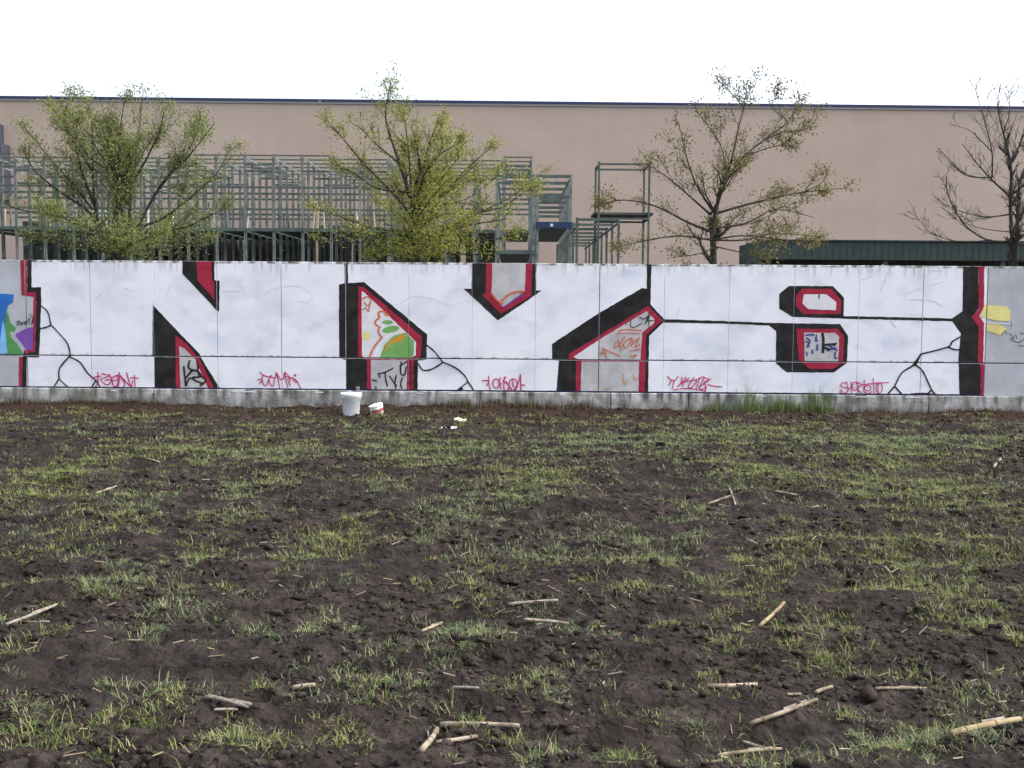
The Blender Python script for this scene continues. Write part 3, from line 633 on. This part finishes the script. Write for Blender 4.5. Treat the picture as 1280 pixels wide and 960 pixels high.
make_tree('yellow-green tree with one tall leader shoot above the roof edge', YT, 525, [
    ([(528,470),(526,330),(524,300)], .085, .065), ([(524,302),(518,270),(508,230),(498,200)], .055, .032),
    ([(498,200),(485,160),(482,130),(486,95),(489,68)], .026, .005), ([(518,275),(490,240),(455,205),(430,175),(412,150)], .034, .007),
    ([(524,300),(500,290),(465,285),(430,272),(398,262)], .030, .008), ([(524,305),(480,305),(440,303),(405,300)], .026, .008),
    ([(514,250),(512,205),(508,165),(505,140)], .026, .007), ([(518,270),(526,235),(532,195),(548,142)], .034, .007),
    ([(527,235),(538,210),(552,185),(553,160)], .022, .006), ([(524,290),(545,255),(570,225),(590,205),(610,188)], .032, .007),
    ([(524,300),(560,285),(600,265),(640,245),(678,215)], .034, .007), ([(600,265),(630,258),(655,240),(668,238)], .018, .006),
    ([(526,305),(570,303),(615,300),(655,290)], .028, .008), ([(508,240),(470,235),(440,215),(418,205)], .024, .007),
    ([(516,262),(560,255),(590,245),(630,212)], .022, .007), ([(500,205),(470,180),(452,160),(440,150)], .018, .006), ([(526,312),(500,318),(470,320)], .018, .007), ([(526,312),(570,318),(610,318)], .018, .007)],
    23, 'leaf2', 26000, .050, clones=2, sub=7)
make_tree('open tree with few brownish leaves and dark spreading boughs beside the green canopy', YT, 892, [
    ([(893,470),(892,330),(891,290)], .075, .060), ([(891,292),(895,262),(903,235),(915,200)], .050, .028),
    ([(915,200),(922,165),(930,130),(934,92)], .024, .005), ([(905,232),(925,200),(955,175),(985,150),(1000,118)], .030, .006),
    ([(955,175),(980,165),(1005,162),(1022,146)], .016, .005), ([(892,268),(925,258),(965,248),(1005,240),(1058,235)], .034, .006),
    ([(1005,240),(1025,230),(1035,218)], .012, .005), ([(890,262),(870,230),(858,195),(848,150)], .030, .006),
    ([(888,268),(865,248),(835,222),(808,205)], .028, .006), ([(890,290),(860,278),(820,258),(780,250),(752,256)], .034, .007),
    ([(890,300),(850,295),(810,300),(775,308)], .024, .007), ([(892,285),(930,280),(970,262),(1018,272)], .026, .006),
    ([(893,300),(930,300),(970,292),(1025,296)], .024, .006), ([(898,250),(905,215),(900,180),(870,135)], .022, .006),
    ([(915,205),(945,190),(975,182),(1000,185)], .018, .005), ([(930,132),(915,112),(892,95)], .012, .005), ([(985,150),(965,130),(975,105)], .010, .004), ([(893,310),(870,318),(840,322)], .016, .006), ([(893,308),(925,315),(950,320)], .016, .006)],
    37, 'leaf3', 9000, .056, clones=.5, sub=7, lift=.10)
make_tree('bare dark-twigged tree in front of the green canopy', YT, 1270, [
    ([(1268,470),(1268,340),(1269,302)], .075, .065), ([(1266,304),(1263,260),(1264,215),(1258,180)], .045, .024), ([(1271,304),(1273,260),(1276,225),(1290,190),(1300,150)], .045, .020),
    ([(1258,180),(1250,150),(1247,130),(1250,108)], .020, .004), ([(1262,245),(1240,225),(1222,205),(1203,180)], .026, .006), ([(1240,222),(1210,220),(1190,205),(1178,190)], .016, .005),
    ([(1265,302),(1235,300),(1210,285),(1195,265),(1184,240),(1183,218)], .026, .005), ([(1262,268),(1230,271),(1195,262),(1170,248)], .018, .005), ([(1240,300),(1200,302),(1165,292),(1147,272)], .014, .004),
    ([(1240,222),(1240,190),(1230,150),(1219,112)], .020, .005), ([(1262,208),(1275,180),(1285,150),(1280,120)], .022, .005), ([(1264,200),(1255,170),(1262,140),(1260,110)], .018, .004),
    ([(1240,190),(1215,165),(1197,158)], .012, .004), ([(1272,300),(1300,280),(1335,255),(1365,225)], .030, .006), ([(1272,270),(1310,240),(1340,200),(1350,160)], .026, .006), ([(1271,306),(1310,302),(1350,295),(1385,280)], .026, .006), ([(1290,190),(1315,165),(1330,130)], .018, .005), ([(1262,290),(1225,285),(1190,272)], .012, .004)],
    51, 'leaf3', 150, .04, clones=.4, sub=9, twig=.85, lift=0)

# ------------------------------------------------------------------ things left by the wall
def hz(x, y): return float(height(np.array([x]), np.array([y]))[0])
def ground_px(px, py):
    p = at_Z(px, py, 0)
    for _ in range(4): p = at_Z(px, py, hz(p.x, p.y))
    return p
def lathe(prof, n=28):
    b = MB(); m = len(prof)
    for r_, z in prof:
        for k in range(n): a = 2*math.pi*k/n; b.v.append((r_*math.cos(a), r_*math.sin(a), z))
    for i in range(m-1):
        for k in range(n): k2 = (k+1) % n; b.f.append((i*n+k, i*n+k2, (i+1)*n+k2, (i+1)*n+k))
    return b
p = ground_px(439, 519); bk = empty('bucket', (p.x, p.y, p.z-.01)); tag(bk, 'clean white plastic bucket with a lid standing at the wall', 'bucket')
b = lathe([(.001,.0),(.108,.0),(.113,.012),(.136,.262),(.141,.264),(.141,.272),(.138,.273)]); b.build('body', M['plastic'], bk, True)
b = lathe([(.145,.274),(.150,.277),(.152,.318),(.149,.325),(.140,.327),(.136,.318),(.001,.317)]); b.build('lid', M['plastic'], bk, True)
hp = [(math.cos(a)*.150, -.012-math.sin(a)*.115*1.0, .27-math.sin(a)*.06) for a in [math.pi*k/14 for k in range(15)]]
b = MB(); b.tube(hp, [.003]*15, 5); b.build('handle', M['wire'], bk, True)
p = ground_px(473, 517); cn2 = empty('paint_can', (p.x, p.y, p.z-.005)); tag(cn2, 'crushed white paint tub with a red label lying tilted beside the bucket', 'paint tub')
cn2.scale = (.8,.8,.72); cn2.rotation_euler = (R(2), R(-17), R(12))
def crumple(b, amp, seed):
    r = random.Random(seed); b.v = [(x+r.uniform(-amp,amp), y+r.uniform(-amp,amp), z+r.uniform(-amp,amp)*.6) for x, y, z in b.v]; return b
crumple(lathe([(.001,.0),(.085,.0),(.095,.02),(.10,.045)], 16), .007, 1).build('base', M['greyplast'], cn2)
crumple(lathe([(.101,.046),(.104,.07),(.106,.095)], 16), .005, 2).build('label_band', M['redlabel'], cn2)
crumple(lathe([(.108,.096),(.118,.12),(.112,.15),(.125,.17),(.122,.195),(.08,.20),(.001,.185)], 16), .008, 3).build('lid', M['plastic'], cn2)
def scrap(px, py, w, d, m, label, seed, name='paper_scrap', cat='litter', z=None):
    r = random.Random(seed); p = ground_px(px, py) if z is None else z; n = 6; b = MB()
    hgt = {(i,j): r.uniform(0,.5)*w*.45 for i in range(n+1) for j in range(n+1)}
    V = [((i/n-.5)*w+r.uniform(-.01,.01), (j/n-.5)*d+r.uniform(-.01,.01), hgt[i,j]) for j in range(n+1) for i in range(n+1)]
    top = len(V); V2 = V + [(x, y, z_-.002) for x, y, z_ in V]; f = []
    for j in range(n):
        for i in range(n):
            a = j*(n+1)+i
            if (i in (0, n-1) and j in (0, n-1)) or r.random() < .08: continue
            f += [(a, a+1, a+n+2, a+n+1), (top+a, top+a+n+1, top+a+n+2, top+a+1)]
    b.add(V2, f); o = b.build(name, m); o.location = (p.x, p.y, p.z+.012); o.rotation_euler = (R(r.uniform(5,18)), R(r.uniform(-8,8)), r.uniform(0,3)); return tag(o, label, cat)
scrap(575, 527, .16, .16, M['cream'], 'crumpled cream paper scrap on brown earth below the wall', 3)
scrap(562, 538, .20, .12, M['paper'], 'torn white paper strip lying on the earth where the grass begins', 4)
scrap(504, 523, .12, .09, M['greyplast'], 'greyish scrap of plastic film lying near the crushed tub', 5, 'plastic_scrap')
u, z = on_wall(447.5, 493)
q = WO + we*u - wn*.024
b = lathe([(.001,.0),(.022,.0),(.029,.06),(.031,.062),(.027,.060),(.020,.005)], 12); o = b.build('paper_cup', M['paper'], None, True); o.location = (q.x, q.y, ZB-.004); tag(o, 'small white cup standing on the plinth ledge above the bucket', 'cup')

# ------------------------------------------------------------------ corn stalks left in the field
STALKS = [
 ((8,784),(71,757),5,'stalkg','long thin grey corn stalk lying aslant beside a shorter thin one'), ((30,779),(62,779),4,'stalkg','short thin corn stalk lying next to a long grey slanting one'),
 ((262,874),(314,888),6,'stalkg','upper grey stalk of the split bundle by a grass tuft'), ((258,881),(310,894),6,'stalkg','lower dark grey stalk of the split bundle by a grass tuft'), ((268,890),(297,889),4,'stalk','thin pale stalk sliver under the split grey bundle'),
 ((366,862),(394,861),8,'stalk','short thick stump of pale corn stalk half sunk in bare soil'),
 ((551,910),(649,917),9,'stalk','thickest pale jointed corn stalk lying level, at the top of a heap of three'), ((527,946),(547,910),9,'stalk','pale corn stalk piece pointing towards the wall at the end of a longer one'), ((545,933),(597,920),7,'stalk','middle corn stalk tucked below the thick jointed one'),
 ((527,791),(553,774),5,'stalk','short bent corn husk stub alone on dark soil'), ((655,779),(711,782),5,'stalk','straight slim pale stalk with one dark node, below a darker stalk'), ((636,757),(697,763),5,'stalkg','dull brown-grey stalk partly under grass, above a slim pale one'),
 ((566,876),(598,866),4,'stalkg','thin brown stalk between two grass tufts above the three-stalk heap'), ((886,860),(946,858),7,'stalk','pale stalk with a flattened split leaf lying level'), ((938,905),(1021,884),7,'stalk','long corn stalk lying aslant below the flattened split one'),
 ((1020,873),(1040,862),6,'stalk','short whitish stalk chip beyond the end of a long slanting stalk'), ((1094,873),(1160,866),5,'stalk','slim whitish corn stalk lying level among small weeds'), ((949,784),(980,767),6,'stalky','short orange-brown stalk stub sticking up from bare soil'),
 ((1188,937),(1275,904),10,'stalky','largest yellowish corn stalk lying aslant in the greener grass'), ((898,947),(977,939),6,'stalk','pale stalk half hidden in grass under a small chip'), ((929,930),(954,938),4,'stalk','tiny stalk chip just above the pale stalk hidden in grass'),
 ((884,629),(913,622),4,'stalk','pale stalk in the small cluster far out towards the wall'), ((912,617),(920,628),3,'stalk','small upright chip beside the pale stalk cluster'), ((968,621),(996,618),3,'stalk','slim stalk lying alone to the side of the pale cluster'),
 ((984,868),(1001,870),4,'stalk','short chip lying between the flat split stalk and a whitish one'), ((1105,712),(1113,726),4,'stalk','small whitish stub leaning on dark soil between weeds'), ((1242,592),(1251,580),4,'stalk','small stub standing in grass before the yellow graffiti patch'),
 ((120,619),(146,615),3,'stalk','slim straw-coloured stalk far out before the left crack drawing'), ((184,578),(200,579),3,'stalk','small stalk chip far out below the tall black triangle'), ((1205,922),(1232,914),5,'stalkg','thin grey stalk lying under the largest yellowish one')]
for k, (a, c, w, m, lab) in enumerate(STALKS):
    r = random.Random(100+k); pa, pc = ground_px(*a), ground_px(*c); d = (pc-pa); L = d.length
    rad = max(.006, .5*w*((pa+pc)/2).y/F*.85); n = 10; pts = []
    rads = []; perp = Vector((-d.y, d.x, 0)).normalized()
    za = hz(pa.x, pa.y); zc = hz(pc.x, pc.y)
    lift = max(0, max(hz(*(pa.lerp(pc, t/8))[:2]) - (za+(zc-za)*t/8) for t in range(9)))*.8
    bend = r.uniform(-.03, .03)*L
    nodes = [r.uniform(.15,.35), r.uniform(.6,.85)] if L > .16 else [r.uniform(.35,.65)]
    ts = sorted(set([i/n for i in range(n+1)] + [x for q in nodes for x in (q-.025, q, q+.025)]))
    mid = (pa+pc)/2
    for t in ts:
        p = pa.lerp(pc, t) + perp*bend*math.sin(math.pi*t); p.z = za+(zc-za)*t + rad*.5 + lift*.8 + .004
        pts.append(p-mid.to_3d()); rr = rad*(1-.12*t)*r.uniform(.93, 1.05)
        if any(abs(t-q) < .001 for q in nodes): rr *= 1.22
        rads.append(rr)
    pts[0] += Vector((0,0,-rad*.2)); rads[-1] *= .8
    e = empty('corn_stalk', mid); tag(e, lab, 'corn stalk', 'dry corn stalks left in the field')
    b = MB(); b.tube(pts, rads, 9); b.build('stem', M[m], e, True)
    for q in nodes:
        i = min(range(len(ts)), key=lambda j: abs(ts[j]-q)); b = MB(); dd = (pts[min(i+1,len(pts)-1)]-pts[i-1]).normalized()
        b.tube([pts[i]-dd*rad*.28, pts[i]+dd*rad*.28], [rads[i]*1.05, rads[i]*1.05], 9); b.build('node', M['node'], e, True)
    if L > .2:          # a shred of dry leaf sheath
        b = MB(); i = len(pts)//2; s0 = pts[i]; dd = (pts[i+2]-pts[i]).normalized(); sd_ = perp*r.choice((-1,1)); vs = []
        for j in range(7):
            t = j/6; c_ = s0 + dd*L*.42*t + sd_*rad*(1.0+2.2*t); c_.z += rad*(.5-.9*t); wv = Vector((0,0,1))*rad*(.7-.5*t)+sd_*rad*.3
            vs += [c_-wv*.6, c_+wv]
        b.add(vs, [(2*j,2*j+2,2*j+3,2*j+1) for j in range(6)]); b.build('leaf_sheath', M['stalkg' if m != 'stalkg' else 'stalk'], e)

# ------------------------------------------------------------------ grass, weeds, clods and straw
def blades(name, roots, m, lab, cat):
    """roots: array of x,y,z,length,width,lean angle,lean amount"""
    r = np.asarray(roots); n = len(r); x, y, z, L, w, a, ln = r.T
    dx, dy = np.cos(a), np.sin(a); sx, sy = -dy, dx; V = np.zeros((n, 5, 3))
    h1, h2 = L*.55*np.cos(ln*.6), L*(.55*np.cos(ln*.6)+.45*np.cos(ln*1.35)); o1, o2 = L*.55*np.sin(ln*.6), L*(.55*np.sin(ln*.6)+.45*np.sin(ln*1.35))
    for k, (o, h, ww) in enumerate(((0, 0, w), (0, 0, -w), (o1, h1, w*.8), (o1, h1, -w*.8), (o2, h2, 0*w))):
        V[:, k, 0] = x+dx*o+sx*ww*.5; V[:, k, 1] = y+dy*o+sy*ww*.5; V[:, k, 2] = z+h
    b = (np.arange(n)*5)[:, None]; T = np.concatenate([b+np.array([[0,1,3]]), b+np.array([[0,3,2]]), b+np.array([[2,3,4]])], 0)
    o = np_mesh(name, V.reshape(-1, 3), T, m); kind(o, 'stuff'); tag(o, lab, cat); return o
HAND = [(400,685,45,26),(440,668,30,16),(805,690,45,30),(420,890,45,28),(290,935,70,34),(690,880,28,22),(590,893,40,20),(60,735,25,14),(225,770,30,16),(160,735,60,20),(30,620,60,26),(130,660,70,24),(90,590,60,16),(540,835,22,24),(590,805,45,18),(610,745,30,14),(480,830,26,14),(440,820,20,14),
 (560,650,60,26),(640,620,60,20),(690,595,60,16),(1180,745,70,30),(1240,800,60,32),(1200,620,90,30),(1080,610,70,24),(1120,690,90,30),(1010,690,50,22),(1240,690,60,26),(860,910,60,30),(880,870,20,14),(1080,910,40,26),(1140,945,120,24),(720,945,90,22),(980,945,60,20),(1040,830,40,18),(1140,830,30,22),(960,720,30,14),(70,925,90,30),(30,890,40,26),
 (230,880,30,24),(400,745,24,10),(760,660,30,12),(860,640,40,14),(930,590,60,16),(300,650,50,16),(360,570,70,14),(220,560,80,14),(560,565,80,12),(760,555,90,12),(960,550,120,14),(1120,570,90,14),(1160,555,80,10),(330,610,40,12),(480,610,40,10),(500,575,50,10),(790,745,30,14),(900,745,30,16),(1040,780,30,16),(1000,800,30,12),(250,690,40,14),(180,620,40,12),(1220,880,50,30),(640,870,40,20),(520,870,20,20),(480,950,60,18),(360,950,60,14),(900,810,24,14),(830,780,24,12),(740,780,20,10)]
HP = []
for px, py, rx, ry in HAND:
    p = at_Z(px, py, 0); a = at_Z(px+rx, py, 0); c = at_Z(px, py-ry, 0); d = at_Z(px, py+ry, 0) if py+ry < 1200 else p
    HP.append((p.x, p.y, abs(a.x-p.x), max(.12, abs(c.y-p.y)*.5+abs(d.y-p.y)*.5)))
HP = np.array(HP)
N = 260000
cx = rng.uniform(-11.5, 11.5, N); cy = rng.uniform(1.8, 16.9, N)
dens = (vnoise(cx*.9+3, cy*1.1+3, 21)*.5 + vnoise(cx*2.6+3, cy*3.2+3, 22)*.5)
dens = np.clip((dens-.46)*3.2, 0, 1)*.075 + .024*(vnoise(cx*5+9, cy*6+9, 25) > .5)
dens += .05*np.clip((cy-11)/3, 0, 1)*np.clip((vnoise(cx*2.0, cy*4.0, 23)-.35)*3, 0, 1)
for hx, hy, rx, ry in HP:
    q = ((cx-hx)/rx)**2 + ((cy-hy)/ry)**2; dens += .33*np.exp(-q*1.3)*(.4+vnoise(cx*6+hx, cy*6, 24))
wy = WD + cx*math.tan(WT)
dens *= np.clip((wy-1.15-cy)/1.1, .04, 1)
dens *= np.clip(.55+(cy-5)*.06, .55, .88)
keep = rng.random(N) < np.minimum(dens*(np.abs(cx) < .53*cy+1.6), .40); cx, cy = cx[keep], cy[keep]
print('tufts', len(cx))
ga, gb = [], []
hue = vnoise(cx*.8+40, cy*.8+40, 31)
for x, y, hu in zip(cx, cy, hue):
    nb = int(rng.integers(26, 64) if y < 7 else rng.integers(15, 28)); sz = rng.choice((.55, .8, 1.1, 1.5), p=(.3,.35,.25,.1))*rng.uniform(.8, 1.2); rad = rng.uniform(.03, .10)*sz
    rr = rad*np.sqrt(rng.random(nb)); th = rng.uniform(0, 2*np.pi, nb); bx = x+rr*np.cos(th)*1.3; by = y+rr*np.sin(th); bz = height(bx, by)-.004
    L = rng.uniform(.018, .072, nb)*sz; w = rng.uniform(.0019, .0043, nb)*(1+max(0, y-6)*.13); a = th+rng.normal(0, .9, nb); ln = rng.uniform(.55, 1.75, nb)
    (gb if hu+rng.normal(0,.12) > .54 else ga).append(np.stack([bx, by, bz, L, w, a, ln], 1))
blades('grass', np.concatenate(ga), M['grass'], 'sparse yellow-green grass tufts scattered over the ploughed soil', 'grass')
blades('weeds', np.concatenate(gb), M['grassb'], 'low grey-green weed tufts scattered over the ploughed soil', 'weeds')
tg = []
for px, dn, hh in [(888,80,.14),(902,110,.19),(918,130,.21),(930,160,.27),(944,110,.19),(958,120,.2),(972,170,.27),(984,140,.24),(1000,130,.21),(1015,130,.23),(1030,120,.25),(1040,50,.14),(860,30,.08),(1060,40,.08)]:
    u, _ = on_wall(px, 505)
    hh *= random.uniform(.55, 1.1)
    for _ in range(int(dn*random.uniform(.25, .8))):
        x = u*we.x+random.gauss(0, .075); y = wallY(x)-.06-abs(random.gauss(0, .09)); tg.append((x, y, hz(x,y)-.01, 1.75*hh*random.uniform(.4,1.3), random.uniform(.006,.012), random.uniform(0,6.28), random.uniform(.05,.7)))
blades('tall_grass', tg, M['tall'], 'clump of tall green grass growing against the wall foot', 'grass')
tg = []
for _ in range(4200):
    px = random.choice((random.gauss(640, 55), random.uniform(540, 760), random.uniform(-20, 1300), random.gauss(1000,60), random.uniform(1050,1290), random.uniform(0,210))); u, _z = on_wall(px, 505)
    x = u*we.x; y = wallY(x)-.05-abs(random.gauss(0, .13)); hh = .19 if 560 < px < 740 else .10
    tg.append((x, y, hz(x,y)-.01, hh*random.uniform(.4,1.3), random.uniform(.004,.009), random.uniform(0,6.28), random.uniform(.1,1.2)))
blades('dead_weeds', tg, M['dryb'], 'brown dead weeds along the foot of the wall', 'weeds')
pl = empty('weed_plant', (0,0,0)); u, _ = on_wall(193.5, 505); x = u*we.x; y = wallY(x)-.09; pl.location = (x, y, hz(x,y)); tag(pl, 'small broad-leaved weed growing at the wall below the tall black triangle', 'weed')
b = MB()
for k in range(34):
    a = random.uniform(0, 6.28); s = random.uniform(.03,.06); h0 = random.uniform(.0,.16); c = Vector((math.cos(a)*.045*random.random(), math.sin(a)*.04*random.random(), h0)); d = Vector((math.cos(a), math.sin(a), random.uniform(-.1,.9))).normalized(); n_ = d.cross(Vector((0,0,1))).normalized()
    b.add([c, c+d*s*.5+n_*s*.35, c+d*s, c+d*s*.5-n_*s*.35], [(0,1,2,3)])
b.build('leaves', M['tall'], pl); b = MB(); b.tube([(0,0,-.02),(.005,0,.08),(-.004,.004,.17)], [.004,.003,.002], 5); b.build('stem', M['dryb'], pl)

# clods
ico = bmesh.new(); bmesh.ops.create_icosphere(ico, subdivisions=1, radius=1); iv = np.array([v.co[:] for v in ico.verts]); ico.verts.ensure_lookup_table(); itf = np.array([[v.index for v in f.verts] for f in ico.faces]); ico.free()
n = 50000; t = rng.random(n); y = 2.0+14.6*t**1.25; x = rng.uniform(-1, 1, n)*np.minimum(11, y*.62+1.2); k = vnoise(x*1.5, y*1.5, 41) + rng.normal(0,.12,n) > .42; x, y = x[k], y[k]; n = len(x)
s = rng.gamma(1.1, .0052, n)+.004+.0004*y; s = np.minimum(s, .040)
sc = s[:, None, None]*(iv[None]*(1+rng.normal(0, .30, (n, len(iv), 1))))*np.stack([rng.uniform(.8,1.5,n), rng.uniform(.8,1.2,n), rng.uniform(.5,.85,n)], 1)[:, None, :]
V = sc + np.stack([x, y, height(x, y)+s*.12], 1)[:, None, :]
Fc = (itf[None]+(np.arange(n)*len(iv))[:, None, None]).reshape(-1, 3)
o = np_mesh('soil_clods', V.reshape(-1, 3), Fc, M['clod']); kind(o, 'stuff'); tag(o, 'loose clods of dark earth strewn over the field', 'clods')
# straw shreds
n = 1500; y = 2.0+14*rng.random(n)**1.1; x = rng.uniform(-1, 1, n)*np.minimum(11, y*.6+1); L = rng.uniform(.015, .075, n); w = rng.uniform(.0008,.0024,n)*(1+.06*y); a = rng.normal(0, .7, n)
dx, dy = np.cos(a)*L, np.sin(a)*L; z0 = height(x, y)+.008; z1 = height(x+dx, y+dy)+.010; V = np.zeros((n, 4, 3)); sx, sy = -np.sin(a)*w, np.cos(a)*w
V[:,0] = np.stack([x-sx, y-sy, z0], 1); V[:,1] = np.stack([x+dx-sx*.5, y+dy-sy*.5, z1], 1); V[:,2] = np.stack([x+dx+sx*.5, y+dy+sy*.5, z1+.003], 1); V[:,3] = np.stack([x+sx, y+sy, z0+.003], 1)
o = np_mesh('straw', V.reshape(-1, 3), np.arange(n*4).reshape(-1, 4), M['straw']); kind(o, 'stuff'); tag(o, 'short shreds of pale straw strewn over the soil', 'straw')
